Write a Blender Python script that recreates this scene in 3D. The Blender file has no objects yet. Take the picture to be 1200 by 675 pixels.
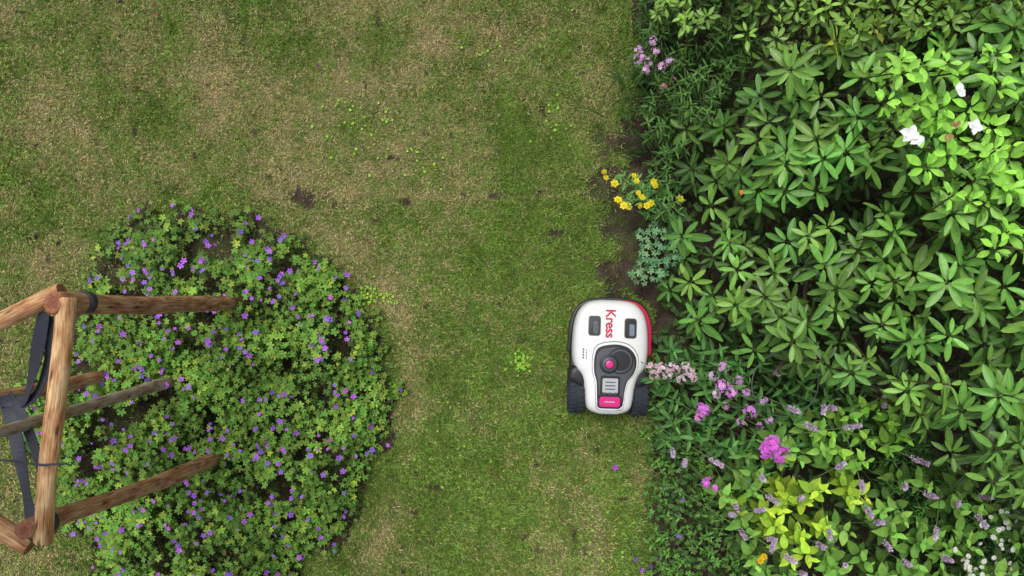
import bpy, bmesh, math, numpy as np
from mathutils import Vector, Matrix
from mathutils.bvhtree import BVHTree
rng=np.random.default_rng(7)
H=4.2; S=200.0
GAIN=np.array([1.5,1.65,1.45])
def W(px,py,z):
    px=np.asarray(px,float);py=np.asarray(py,float);z=np.asarray(z,float)
    f=(H-z)/H
    return np.stack([(px-600)/S*f,(337.5-py)/S*f,z+0*px],-1)
scene=bpy.context.scene
# ---------------------------------------------------------------- noise
def vnoise(x,y,fr,seed):
    r=np.random.default_rng(seed).random((256,256))
    X=np.asarray(x)*fr+1000;Y=np.asarray(y)*fr+1000
    xi=np.floor(X).astype(int);yi=np.floor(Y).astype(int)
    fx=X-xi;fy=Y-yi;fx=fx*fx*(3-2*fx);fy=fy*fy*(3-2*fy)
    a=r[xi%256,yi%256];b=r[(xi+1)%256,yi%256];c=r[xi%256,(yi+1)%256];d=r[(xi+1)%256,(yi+1)%256]
    return (a*(1-fx)+b*fx)*(1-fy)+(c*(1-fx)+d*fx)*fy
def fbm(x,y,fr,seed,o=4):
    s=0;t=0
    for i in range(o):
        s=s+vnoise(x,y,fr*2**i,seed+i)*0.55**i;t+=0.55**i
    return s/t
def sst(a,b,x):
    t=np.clip((np.asarray(x,float)-a)/(b-a),0,1);return t*t*(3-2*t)
def inpoly(px,py,poly):
    px=np.asarray(px);py=np.asarray(py);ins=np.zeros(px.shape,bool);n=len(poly)
    for i in range(n):
        x1,y1=poly[i];x2,y2=poly[(i+1)%n]
        if y1==y2: continue
        c=((y1>py)!=(y2>py))&(px<(x2-x1)*(py-y1)/(y2-y1)+x1)
        ins^=c
    return ins
def nrm(v): return v/np.maximum(np.linalg.norm(v,axis=-1,keepdims=True),1e-9)
def hexj(x0,x1,y0,y1,sp,j=0.35):
    ys=np.arange(y0,y1,sp*0.87);P=[]
    for k,yy in enumerate(ys):
        xs=np.arange(x0+(k%2)*sp/2,x1,sp)
        P.append(np.stack([xs,np.full(len(xs),yy)],-1))
    P=np.concatenate(P);return P+rng.uniform(-j,j,P.shape)*sp
# ---------------------------------------------------------------- materials
def newmat(name):
    m=bpy.data.materials.new(name);m.use_nodes=True;nt=m.node_tree
    for n in list(nt.nodes): nt.nodes.remove(n)
    out=nt.nodes.new('ShaderNodeOutputMaterial');b=nt.nodes.new('ShaderNodeBsdfPrincipled')
    nt.links.new(b.outputs[0],out.inputs[0]);return m,nt,b,out
def N(nt,t,**k):
    n=nt.nodes.new(t)
    for a,v in k.items(): setattr(n,a,v)
    return n
def math_(nt,op,a,b=None,c=None):
    n=N(nt,'ShaderNodeMath',operation=op)
    for i,v in enumerate((a,b,c)):
        if v is None: continue
        if isinstance(v,(int,float)): n.inputs[i].default_value=v
        else: nt.links.new(v,n.inputs[i])
    return n.outputs[0]
def mixc(nt,f,a,b,mode='MIX'):
    n=N(nt,'ShaderNodeMix',data_type='RGBA',blend_type=mode)
    for i,v in ((0,f),(6,a),(7,b)):
        if isinstance(v,(int,float)): n.inputs[i].default_value=v
        elif isinstance(v,tuple): n.inputs[i].default_value=(*v,1)
        else: nt.links.new(v,n.inputs[i])
    return n.outputs[2]
def foliage_mat(name,rough=0.45,trans=0.25,vein=0.35,spec=0.4,vcol=(0.25,0.4,0.12)):
    m,nt,b,out=newmat(name)
    at=N(nt,'ShaderNodeAttribute',attribute_name='col')
    no=N(nt,'ShaderNodeTexNoise');no.inputs['Scale'].default_value=60;no.inputs['Detail'].default_value=3
    g=N(nt,'ShaderNodeNewGeometry');nt.links.new(g.outputs['Position'],no.inputs['Vector'])
    k=math_(nt,'MULTIPLY_ADD',no.outputs['Fac'],0.7,0.65)
    cm=N(nt,'ShaderNodeVectorMath',operation='SCALE');nt.links.new(at.outputs['Color'],cm.inputs[0]);nt.links.new(k,cm.inputs['Scale'])
    c=cm.outputs[0]
    if vein>0:
        lv=N(nt,'ShaderNodeAttribute',attribute_name='luv')
        sp=N(nt,'ShaderNodeSeparateXYZ');nt.links.new(lv.outputs['Vector'],sp.inputs[0])
        ax=math_(nt,'ABSOLUTE',sp.outputs[0])
        rib=math_(nt,'MAXIMUM',math_(nt,'SUBTRACT',1.0,math_(nt,'MULTIPLY',ax,8.0)),0.0)
        sv=math_(nt,'SINE',math_(nt,'MULTIPLY',math_(nt,'SUBTRACT',math_(nt,'MULTIPLY',sp.outputs[1],9.0),math_(nt,'MULTIPLY',ax,2.0)),6.283))
        sv=math_(nt,'MULTIPLY',math_(nt,'MAXIMUM',math_(nt,'SUBTRACT',sv,0.7),0.0),0.6)
        v=math_(nt,'MULTIPLY',math_(nt,'MULTIPLY',math_(nt,'MAXIMUM',rib,sv),sp.outputs[2]),vein)
        c=mixc(nt,v,c,vcol)
    nt.links.new(c,b.inputs['Base Color']);b.inputs['Roughness'].default_value=rough
    b.inputs['Specular IOR Level'].default_value=spec
    if trans>0:
        tr=N(nt,'ShaderNodeBsdfTranslucent')
        t2=mixc(nt,1.0,c,(1.0,1.15,0.6),'MULTIPLY');nt.links.new(t2,tr.inputs[0])
        mx=N(nt,'ShaderNodeMixShader');mx.inputs[0].default_value=trans
        nt.links.new(b.outputs[0],mx.inputs[1]);nt.links.new(tr.outputs[0],mx.inputs[2]);nt.links.new(mx.outputs[0],out.inputs[0])
    return m
M_leaf=foliage_mat('soft_leaf',0.55,0.18,0.3,.25)
M_gloss=foliage_mat('glossy_leaf',0.40,0.12,0.55,0.35,(0.33,0.52,0.16))
M_grass=foliage_mat('grass_blade',0.7,0.0,0.0,0.15)
def simple(name,col,rough=0.5,spec=0.5,noise=0.15,scale=40,bump=0.0,coat=0):
    m,nt,b,out=newmat(name)
    no=N(nt,'ShaderNodeTexNoise');no.inputs['Scale'].default_value=scale;no.inputs['Detail'].default_value=5
    tc=N(nt,'ShaderNodeTexCoord');nt.links.new(tc.outputs['Object'],no.inputs['Vector'])
    c=mixc(nt,no.outputs['Fac'],tuple(x*(1-noise) for x in col),tuple(min(1,x*(1+noise)) for x in col))
    nt.links.new(c,b.inputs['Base Color']);b.inputs['Roughness'].default_value=rough
    b.inputs['Specular IOR Level'].default_value=spec;b.inputs['Coat Weight'].default_value=coat
    if bump:
        bp=N(nt,'ShaderNodeBump');bp.inputs['Strength'].default_value=bump;bp.inputs['Distance'].default_value=0.003
        nt.links.new(no.outputs['Fac'],bp.inputs['Height']);nt.links.new(bp.outputs[0],b.inputs['Normal'])
    return m
# ---------------------------------------------------------------- templates (all triangles)
def t_leaf(w=0.3,seg=6,droop=0.15,fold=0.06,shape=0.5,wave=0.0,pw=.8):
    v=[(0,0,0)];uv=[(0,0)]
    ts=[i/seg for i in range(1,seg)]
    if seg>=8: ts[-1]=.94
    for t in ts:
        ww=w*(math.sin(math.pi*t**shape))**pw
        z=-droop*t*t
        for s in (-1,0,1):
            v.append((s*ww,t,z+(fold*abs(s))+wave*math.sin(t*9+s)*abs(s)));uv.append((s,t))
    v.append((0,1,-droop));uv.append((0,1))
    f=[(0,2,1),(0,3,2)]
    for i in range(seg-2):
        a=1+3*i;b=a+3
        f+=[(a,a+1,b+1),(a,b+1,b),(a+1,a+2,b+2),(a+1,b+2,b+1)]
    a=1+3*(seg-2);tip=len(v)-1
    f+=[(a,a+1,tip),(a+1,a+2,tip)]
    return np.array(v,float),np.array(f),np.array(uv,float),np.ones(len(v))
def t_lobed(n=5,cup=0.12):
    v=[(0,0,0)];uv=[(0,0.1)];tint=[0.8]
    span=math.radians(300);a0=math.radians(90)-span/2
    for k in range(n):
        for j,(r,fr) in enumerate(((0.48,0.02),(0.86,0.25),(1.0,0.5),(0.86,0.75))):
            a=a0+span*(k+fr)/n
            r2=r*(0.85 if k in(0,n-1) else 1)
            v.append((r2*math.cos(a),r2*math.sin(a),cup*r*(1 if j==2 else 0.3)))
            uv.append((0 if j==2 else 1,r));tint.append(1.1 if j==2 else 0.9)
    v.append((0.4*math.cos(a0+span),0.4*math.sin(a0+span),0));uv.append((1,.4));tint.append(.9)
    f=[(0,i,i+1) for i in range(1,len(v)-1)]
    return np.array(v,float),np.array(f),np.array(uv,float),np.array(tint)
def t_flower(n=5,wid=0.55,cup=0.2,ct=0.5):
    v=[(0,0,0)];tint=[ct];f=[]
    for k in range(n):
        a=2*math.pi*k/n;c,s=math.cos(a),math.sin(a);b=len(v)
        for (r,o,z) in ((0.55,-wid*0.6,cup*.5),(0.95,-wid*0.45,cup),(1.0,wid*0.2,cup),(0.62,wid*0.62,cup*.55)):
            v.append((r*c-o*s,r*s+o*c,z));tint.append(1.0)
        f+=[(0,b,b+1),(0,b+1,b+2),(0,b+2,b+3)]
    return np.array(v,float),np.array(f),np.ones((len(v),2)),np.array(tint)
def t_stem():
    v=[];f=[]
    for y in (0,1):
        for k in range(4):
            a=k*math.pi/2;v.append((math.cos(a)*(1-.4*y),y,math.sin(a)*(1-.4*y)))
    for k in range(4):
        k2=(k+1)%4;f+=[(k,k2,4+k2),(k,4+k2,4+k)]
    f+=[(4,5,6),(4,6,7)]
    return np.array(v,float),np.array(f),np.ones((8,2)),np.ones(8)
def t_blade():
    v=[(-1,0,0),(1,0,0),(0.7,0.55,0.12),(0,1,0)]
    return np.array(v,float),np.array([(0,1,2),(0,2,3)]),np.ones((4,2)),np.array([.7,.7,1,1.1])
T_stem=t_stem();T_blade=t_blade();T_fl=t_flower(ct=.8);T_lob=t_lobed()
class Mass:
    def __init__(s,gain=None): s.V=[];s.F=[];s.C=[];s.U=[];s.n=0;s.g=GAIN if gain is None else np.array(gain)
    def add(s,t,pos,fwd,up,sc,col,vein=1.0):
        tv,tf,tu,tt=t;pos=np.asarray(pos,float).reshape(-1,3);fwd=np.asarray(fwd,float)
        if len(pos)==1 and fwd.ndim==2 and len(fwd)>1: pos=np.repeat(pos,len(fwd),0)
        n=len(pos)
        if n==0:return
        fwd=nrm(np.broadcast_to(fwd,(n,3)));up=np.broadcast_to(np.asarray(up,float),(n,3))
        r=nrm(np.cross(fwd,up));u=np.cross(r,fwd)
        if isinstance(sc,tuple): sc=np.repeat(np.array([sc],float),n,0)
        sc=np.asarray(sc,float)
        if sc.ndim==0: sc=np.full(n,float(sc))
        if sc.ndim==1: sc=np.repeat(sc[:,None],3,1)
        L=tv[None]*sc[:,None,:]
        P=pos[:,None]+L[...,0:1]*r[:,None]+L[...,1:2]*fwd[:,None]+L[...,2:3]*u[:,None]
        col=np.broadcast_to(np.asarray(col,float),(n,3))
        if vein>0: col=col*s.g
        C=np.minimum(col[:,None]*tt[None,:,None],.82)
        U=np.concatenate([np.broadcast_to(tu[None],(n,)+tu.shape),np.full((n,len(tv),1),vein)],-1)
        F=tf[None]+(np.arange(n)*len(tv))[:,None,None]+s.n
        s.V.append(P.reshape(-1,3));s.C.append(C.reshape(-1,3));s.U.append(U.reshape(-1,3));s.F.append(F.reshape(-1,3));s.n+=n*len(tv)
    def build(s,name,mat,smooth=True):
        V=np.concatenate(s.V);F=np.concatenate(s.F);C=np.concatenate(s.C);U=np.concatenate(s.U)
        return mk(name,V,F,mat,C,U,smooth)
def mk(name,V,F,mat,C=None,U=None,smooth=True):
    me=bpy.data.meshes.new(name);k=F.shape[1]
    me.vertices.add(len(V));me.vertices.foreach_set('co',V.astype(np.float32).ravel())
    me.loops.add(F.size);me.loops.foreach_set('vertex_index',F.astype(np.int32).ravel())
    me.polygons.add(len(F));me.polygons.foreach_set('loop_start',(np.arange(len(F))*k).astype(np.int32))
    me.update(calc_edges=True)
    me.polygons.foreach_set('use_smooth',np.full(len(F),smooth))
    if C is not None:
        a=me.attributes.new('col','FLOAT_COLOR','POINT');a.data.foreach_set('color',np.concatenate([np.clip(C,0,1),np.ones((len(C),1))],1).astype(np.float32).ravel())
    if U is not None:
        a=me.attributes.new('luv','FLOAT_VECTOR','POINT');a.data.foreach_set('vector',U.astype(np.float32).ravel())
    me.materials.append(mat);o=bpy.data.objects.new(name,me);scene.collection.objects.link(o);return o
def az(a): return np.stack([np.cos(a),np.sin(a),0*a],-1)
def jcol(base,n,v=0.25,hue=0.12):
    base=np.array(base,float);c=base[None]*(1+rng.uniform(-v,v,(n,1)))
    c[:,0]*=1+rng.uniform(-hue,hue*1.6,n);return c
# ---------------------------------------------------------------- ground
bedpoly=[(92,320),(110,295),(150,262),(205,243),(262,250),(300,262),(350,275),(402,312),(432,350),(455,400),(466,455),(462,500),(440,540),(436,590),(400,632),(365,655),(350,700),(330,760),(150,760),(110,690),(108,640),(70,610),(55,560),(20,520),(10,470),(50,420),(80,380)]
def inbedj(px,py,a=26):
    return inpoly(px+a*(fbm(px,py,.035,301,3)-.5)*2,py+a*(fbm(px,py,.035,311,3)-.5)*2,bedpoly)
def bededge(py):
    py=np.asarray(py,float)
    e=np.interp(py,[-400,0,60,100,140,200,300,345,360,490,560,675,1100],[745,748,752,752,735,728,724,735,760,762,762,760,765])
    return e+14*(vnoise(py*0+3,py,0.03,5)-.5)+8*(vnoise(py*0+9,py,0.12,6)-.5)
spots=[(360,230,28,17,1),(352,222,10,8,1),(475,237,10,6,1),(579,230,12,5,1),(632,226,7,12,.9),(590,229,26,3,.6),(690,212,16,18,.7),(484,412,9,16,.5),(430,282,12,14,.4),(745,20,10,60,.6),
(722,175,32,28,.95),(726,215,40,30,1),(722,265,28,34,1),(718,322,26,26,.95),(722,345,24,16,.9),(700,225,18,14,.8),(741,150,22,22,.9),(320,215,35,4,.6),(395,645,8,12,.5),(560,250,10,4,.4),(410,240,20,4,.4)]
pale=[(248,105,20,16,.8),(462,488,12,20,.7),(478,440,9,45,.5),(500,30,50,25,.4),(430,285,16,20,.6),(60,300,30,20,.5),(170,90,25,14,.4)]
def fields(px,py):
    n1=fbm(px,py,0.0045,11);n2=fbm(px,py,0.02,21);n3=fbm(px,py,0.08,31,3)
    dry=0.20+1.2*(n1-.5)+1.1*(n2-.5)+0.8*(n3-.5)
    dry+=0.24*(1-sst(190,270,py))*(1-sst(420,760,px)*.45)
    dry-=0.12*sst(230,330,py)*sst(470,560,px)
    dry+=0.09*np.sin(px/9.0+.4*np.sin(py/60))*sst(560,620,px)*sst(420,520,py)+.07*np.sin((px*.35+py)/17.0)*(1-sst(200,260,py))
    xr=np.interp(py,[240,300,360,420,480,540,600,675],[395,440,468,484,486,476,462,425])
    dry+=0.45*np.exp(-((px-xr)/16)**2)*sst(270,330,py)*(0.4+1.1*vnoise(px,py,.03,41))
    dry+=0.35*np.exp(-((py-229-6*(vnoise(px,py*0,.02,4)-.5))/5)**2)*sst(280,330,px)*(1-sst(690,720,px))*(.3+vnoise(px,py,.05,42))
    for cx,cy,r,a in ((250,105,38,.4),(480,30,60,.2),(60,170,70,.15),(440,175,50,.15),(60,310,40,.25),(90,95,40,.2)):
        dry+=a*np.exp(-(((px-cx)**2+(py-cy)**2)/r**2))
    for cx,cy,r,a in ((630,160,60,.3),(205,262,60,.25),(640,620,120,.1),(420,210,40,.2)):
        dry-=a*np.exp(-(((px-cx)**2+(py-cy)**2)/r**2))
    bare=np.zeros_like(dry)
    wob=0.25+1.45*fbm(px,py,0.07,55,4)
    for cx,cy,rx,ry,a in spots:
        bare=np.maximum(bare,a*wob*np.exp(-(((px-cx)/rx)**2+((py-cy)/ry)**2)))
    bare=np.maximum(bare,0.9*np.clip((fbm(px,py,.07,77,3)-.68)*6,0,1))
    bare=sst(.35,.75,bare)
    return np.clip(dry,0,1),bare
green=np.array([.200,.310,.055]);straw=np.array([.57,.46,.225]);soil=np.array([.085,.062,.046])
xs=np.concatenate([[-80,-40,-20,-10,-6.5],np.arange(-4.2,3.2,.016),[4,5,7,10,20,40,80]])
ys=np.concatenate([[-80,-40,-20,-10,-5,-3],np.arange(-2.3,2.3,.016),[3,5,10,20,40,80]])
X,Y=np.meshgrid(xs,ys);px=X*S+600;py=337.5-Y*S
dry,bare=fields(px,py)
inbed=inbedj(px,py)|((px>bededge(py))&(px<2200))
C=green*.6*(1-dry[...,None]*.8)+straw*.55*dry[...,None]*.8
b2=np.maximum(bare,inbed*1.0)[...,None]
C=C*(1-b2)+soil*(.3+1.4*fbm(px,py,.1,91)[...,None])*b2
moss=np.clip((fbm(px,py,.05,95)-.52)*6,0,1)[...,None]*b2*.6;C=C*(1-moss)+np.array([.10,.13,.04])*moss
Z=0.012*(fbm(X,Y,1.2,61)-.5)+b2[...,0]*0.03*(fbm(X,Y,14,62,3)-.5)-0.004*b2[...,0]
nx,ny=len(xs),len(ys);idx=np.arange(nx*ny).reshape(ny,nx)
F=np.stack([idx[:-1,:-1],idx[:-1,1:],idx[1:,1:],idx[1:,:-1]],-1).reshape(-1,4)
m,nt,b,out=newmat('lawn_ground')
at=N(nt,'ShaderNodeAttribute',attribute_name='col');g=N(nt,'ShaderNodeNewGeometry')
no=N(nt,'ShaderNodeTexNoise');no.inputs['Scale'].default_value=90;no.inputs['Detail'].default_value=6;no.inputs['Roughness'].default_value=.7
nt.links.new(g.outputs['Position'],no.inputs['Vector'])
k=math_(nt,'MULTIPLY_ADD',no.outputs['Fac'],2.8,-.45);k=math_(nt,'MAXIMUM',k,.1)
cm=N(nt,'ShaderNodeVectorMath',operation='SCALE');nt.links.new(at.outputs['Color'],cm.inputs[0]);nt.links.new(k,cm.inputs['Scale'])
nt.links.new(cm.outputs[0],b.inputs['Base Color']);b.inputs['Roughness'].default_value=.95;b.inputs['Specular IOR Level'].default_value=.1
bp=N(nt,'ShaderNodeBump');bp.inputs['Strength'].default_value=1;bp.inputs['Distance'].default_value=.02
nt.links.new(no.outputs['Fac'],bp.inputs['Height']);nt.links.new(bp.outputs[0],b.inputs['Normal'])
mk('lawn',np.stack([X,Y,Z],-1).reshape(-1,3),F,m,C.reshape(-1,3),None,True)
# grass blades
G=Mass((1.7,1.8,1.4))
def blades(n,x0,x1,y0,y1,excl=None,scale=1.0):
    px=rng.uniform(x0,x1,n);py=rng.uniform(y0,y1,n)
    dry,bare=fields(px,py)
    keep=(rng.random(n)>bare*.93)&(px<bededge(py)+6)
    keep&=~(inbedj(px,py,30)&(rng.random(n)<.9))
    thin=fbm(px,py,.14,99,3);keep&=rng.random(n)<np.clip(.1+thin*1.6,0,1)
    if excl is not None: keep&=~excl(px,py)
    px,py,dry,bare,thin=px[keep],py[keep],dry[keep],bare[keep],thin[keep];n=len(px)
    pl=np.zeros(n)
    for cx,cy,rx,ry,a in pale: pl=np.maximum(pl,a*np.exp(-(((px-cx)/rx)**2+((py-cy)/ry)**2)))
    ln=rng.uniform(.016,.042,n)*scale*(1-.35*dry)*(.7+.6*thin);el=rng.uniform(.05,.95,n)
    d=az(rng.uniform(0,6.283,n))*np.cos(el)[:,None];d[:,2]=np.sin(el)
    isdry=(rng.random(n)<np.maximum(dry*.8,pl*1.1)+.05)[:,None]
    gc=green*(1+rng.uniform(-.5,.5,(n,1)));gc[:,0]*=1+rng.uniform(-.3,.25,n)
    gc=gc*(.6+.8*fbm(px,py,.05,88,3)[:,None])
    dc=straw*(1+rng.uniform(-.55,.35,(n,1)))
    dc=dc*(1-pl[:,None]*np.array([.0,.12,.05]))
    c=np.where(isdry,dc,gc)
    pos=np.stack([(px-600)/S,(337.5-py)/S,np.zeros(n)],-1)
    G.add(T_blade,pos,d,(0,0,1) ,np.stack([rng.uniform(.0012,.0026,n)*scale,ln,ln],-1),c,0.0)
blades(400000,-60,775,-40,715)
core=lambda px,py:(px>-60)&(px<775)&(py>-40)&(py<715)
blades(110000,-900,790,-700,1300,core,2.0)
for cx,cy,r,n in ((610,425,14,60),(420,150,45,40),(490,190,30,20),(600,60,60,20),(520,520,60,20),(660,140,30,20),(455,350,12,20),(433,345,14,40),(462,460,8,30),(700,640,50,20)):
    p=rng.normal(0,1,(n,2))*r*.5+np.array([cx,cy])
    pos=W(p[:,0],p[:,1],.012)
    G.add(t_leaf(.45,4,.1,.05,.9),pos,az(rng.uniform(0,6.28,n))+np.array([0,0,.25]),(0,0,1),rng.uniform(.010,.020,n),jcol((.13,.24,.03),n),.6)
G.build('lawn_grass',M_grass)
# fallen leaves
L=Mass()
for x,y,c,s in ((370,78,(.08,.03,.03),.03),(415,40,(.09,.04,.03),.025),(185,18,(.25,.02,.02),.022),(410,168,(.04,.03,.03),.02),(540,100,(.25,.18,.08),.02),(655,250,(.2,.15,.07),.018),(300,190,(.06,.04,.03),.02),(120,210,(.2,.15,.08),.025),(560,385,(.2,.16,.08),.018),(175,225,(.05,.04,.03),.02),(640,330,(.2,.16,.1),.015),(868,222,(.45,.13,.02),.028)):
    a=rng.uniform(0,6.28);L.add(t_leaf(.35,5,.1,.12,.8),W(x,y,.03 if x<800 else .95),(math.cos(a),math.sin(a),.1),(0,0,1),s,c,.3)
n=110;p=np.stack([rng.uniform(0,740,n),rng.uniform(0,675,n)],-1)
L.add(t_leaf(.4,4,.1,.12,.8),W(p[:,0],p[:,1],.022),az(rng.uniform(0,6.28,n)),(0,0,1),rng.uniform(.007,.016,n),jcol((.12,.08,.05),n,.7),.3)
L.add(T_fl,W(721,548,.03),(1,0,0),(0,0,1),.02,(.45,.09,.6),0)
L.build('fallen_leaves',M_leaf)
# ---------------------------------------------------------------- geranium patch
bp_=np.array(bedpoly,float)
def edgedist(px,py):
    d=np.full(np.shape(px),1e9)
    for i in range(len(bp_)):
        a=bp_[i];b=bp_[(i+1)%len(bp_)];ab=b-a
        t=np.clip(((px-a[0])*ab[0]+(py-a[1])*ab[1])/(ab@ab),0,1)
        d=np.minimum(d,np.hypot(px-a[0]-t*ab[0],py-a[1]-t*ab[1]))
    return d
Gm=Mass((1.45,1.75,1.6))
def gtop(px,py):
    d=edgedist(px,py);return .05+.22*sst(0,65,d)+.18*(fbm(px,py,.022,71)-.5)*sst(0,50,d)*2+.03*vnoise(px,py,.09,72)
n=38000;p=np.stack([rng.uniform(-10,485,n),rng.uniform(225,760,n)],-1)
k=inbedj(p[:,0],p[:,1],32);p=p[k]
dens=fbm(p[:,0],p[:,1],.035,73,3);ed=edgedist(p[:,0],p[:,1])
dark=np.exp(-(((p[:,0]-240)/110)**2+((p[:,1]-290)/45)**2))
k=rng.random(len(p))<np.clip(2.6*(dens-.25)*(1.0-.3*dark),0,1)*(.3+.7*sst(0,26,ed));p=p[k];n=len(p);dark=dark[k]
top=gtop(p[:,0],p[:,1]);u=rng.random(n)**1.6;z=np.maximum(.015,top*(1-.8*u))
pos=np.stack([(p[:,0]-600)/S*(1-.5*z/H),(337.5-p[:,1])/S*(1-.5*z/H),z],-1)
up=nrm(np.stack([rng.normal(0,.45,n),rng.normal(0,.45,n),np.ones(n)],-1))
c=jcol((.115,.200,.030),n,.38,.22);yy=vnoise(p[:,0],p[:,1],.03,76)
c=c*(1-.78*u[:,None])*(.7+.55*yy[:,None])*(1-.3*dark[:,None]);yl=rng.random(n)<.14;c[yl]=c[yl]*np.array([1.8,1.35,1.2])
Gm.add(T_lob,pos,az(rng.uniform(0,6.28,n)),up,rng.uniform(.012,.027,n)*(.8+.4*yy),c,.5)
m_=rng.random(n)<.25
Gm.add(T_stem,pos[m_]-np.array([0,0,.002]),np.stack([rng.normal(0,.35,m_.sum()),rng.normal(0,.35,m_.sum()),-np.ones(m_.sum())],-1),(1,0,0.01),np.stack([np.full(m_.sum(),.0013),z[m_]*.95,np.full(m_.sum(),.0013)],-1),(.12,.14,.05),0)
n=1000;p=np.stack([rng.uniform(40,480,n),rng.uniform(235,740,n)],-1);k=inbedj(p[:,0],p[:,1],40)&(rng.random(n)<2.3*(fbm(p[:,0],p[:,1],.03,79,3)-.25));p=p[k]
ex=np.array([(205,242),(155,255),(190,282),(178,284),(408,322),(145,288),(300,284),(338,322),(228,522),(236,526),(410,455),(418,462),(240,350),(160,355)]);p=np.concatenate([p,ex]);n=len(p)
z=gtop(p[:,0],p[:,1])+rng.uniform(-.01,.045,n)
pos=np.stack([(p[:,0]-600)/S*(1-.6*z/H),(337.5-p[:,1])/S*(1-.6*z/H),z],-1)
up=nrm(np.stack([rng.normal(0,.6,n),rng.normal(0,.6,n),np.ones(n)],-1))
Gm.add(T_fl,pos,az(rng.uniform(0,6.28,n)),up,rng.uniform(.009,.0185,n),jcol((.40,.14,.78),n,.3,.25),0)
Gm.add(T_stem,pos,(.1,.1,-1),(1,0,0),(.0012,.12,.0012),(.10,.14,.05),0)
n=1800;p=np.stack([rng.uniform(20,475,n),rng.uniform(240,740,n)],-1);k=inpoly(p[:,0],p[:,1],bedpoly)&(edgedist(p[:,0],p[:,1])<30);p=p[k];n=len(p)
d=az(rng.uniform(0,6.28,n));d[:,2]=rng.uniform(.3,1.2,n)
Gm.add(T_blade,W(p[:,0],p[:,1],0),d,(0,0,1),np.stack([np.full(n,.003),rng.uniform(.05,.13,n),np.full(n,.1)],-1),jcol((.17,.33,.06),n),0)
Gm.build('geranium_patch',M_leaf,False)
# ---------------------------------------------------------------- rosette shrubs
def rosettes(Mx,cen,nor,tmpl,nl,ll,wd,col,el=(.05,.5),stem=.35,tipcol=1.25,vein=1,scol=(.12,.10,.04)):
    for i in range(len(cen)):
        k=int(rng.integers(nl[0],nl[1]+1));n_=nor[i];t=nrm(np.cross(n_,np.array([.3,1,.1])));b_=np.cross(n_,t)
        a=rng.uniform(0,6.28)+np.arange(k)*2.39996+rng.normal(0,.12,k)
        tier=np.arange(k)/max(1,k-1)
        e=el[0]+(el[1]-el[0])*tier**1.5+rng.normal(0,.12,k)
        rad=np.cos(a)[:,None]*t+np.sin(a)[:,None]*b_
        d=rad*np.cos(e)[:,None]+n_*np.sin(e)[:,None]
        upv=n_*np.cos(e)[:,None]-rad*np.sin(e)[:,None]+rng.normal(0,.18,(k,3))
        L=rng.uniform(*ll)*(1-.38*tier)*rng.uniform(.85,1.1,k)
        pos=cen[i]-n_*(.03*(1-tier))[:,None]+d*.012
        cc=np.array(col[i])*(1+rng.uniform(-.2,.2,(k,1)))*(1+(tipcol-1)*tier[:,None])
        Mx.add(tmpl,pos,d,upv,np.stack([L*wd*rng.uniform(.9,1.1,k),L,L*rng.uniform(.4,1.7,k)],-1),cc,vein)
        Mx.add(T_stem,cen[i],-n_+rng.normal(0,.2,3)+np.array([.15,0,-.2]),(1,.2,0),(.004,stem,.004),scol,0)
rhpoly=[(800,145),(845,128),(865,95),(905,60),(960,38),(1060,20),(1100,-300),(1650,-300),(1650,760),(1400,730),(1260,640),(1180,600),(1130,560),(1085,500),(1030,455),(960,430),(880,415),(815,395),(785,360),(778,320),(792,280),(800,230),(795,190)]
T_rh=t_leaf(1.0,9,.16,.05,1.1,0,.5)
def rhz(px,py):
    return .42+.62*sst(775,930,px)+.32*sst(930,1200,px)+.28*(fbm(px,py,.012,81,3)-.5)*2-.45*sst(1250,1700,px)
Rh=Mass((1.35,1.55,1.5))
for layer,(sp,dz,dk,lls) in enumerate(((41,0,1,(.088,.130)),(44,.13,.62,(.09,.125)),(50,.28,.34,(.09,.125)),(60,.46,.2,(.09,.13)))):  # deeper layers get darker leaf colour: the bush's inner shade is painted in
    p=hexj(770,1650,-300,770,sp,.42);p=p[inpoly(p[:,0],p[:,1],rhpoly)]
    if layer==0: p=p[(rng.random(len(p))>.12)&(vnoise(p[:,0],p[:,1],.02,84)>.17)]
    if layer==1: p=p[rng.random(len(p))>.14]
    n=len(p);z=rhz(p[:,0],p[:,1])-dz+rng.normal(0,.06,n);z=np.maximum(z,.12)
    ed=1-sst(780,930,p[:,0])
    nor=nrm(np.stack([-.75*ed-.12+rng.normal(0,.26,n),rng.normal(0,.28,n)-.25*sst(380,560,p[:,1]),np.ones(n)],-1))
    br=vnoise(p[:,0],p[:,1],.012,83)
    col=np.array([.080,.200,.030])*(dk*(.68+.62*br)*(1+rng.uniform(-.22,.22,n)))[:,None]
    col[:,0]*=1+.5*rng.random(n)
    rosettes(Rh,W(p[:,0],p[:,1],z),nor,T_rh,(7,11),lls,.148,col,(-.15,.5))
for i in range(16):
    a=rng.uniform(0,6.28);e=rng.uniform(.5,1.2);bse=np.array([1.9+rng.uniform(-.3,.3),rng.uniform(-.8,1.2),0])
    Rh.add(T_stem,bse,(math.cos(a)*math.cos(e),math.sin(a)*math.cos(e),math.sin(e)),(1,.1,.1),(.02,rng.uniform(.6,1.),.02),(.09,.07,.05),0)
Rh.build('rhododendron_bush',M_gloss)
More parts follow.
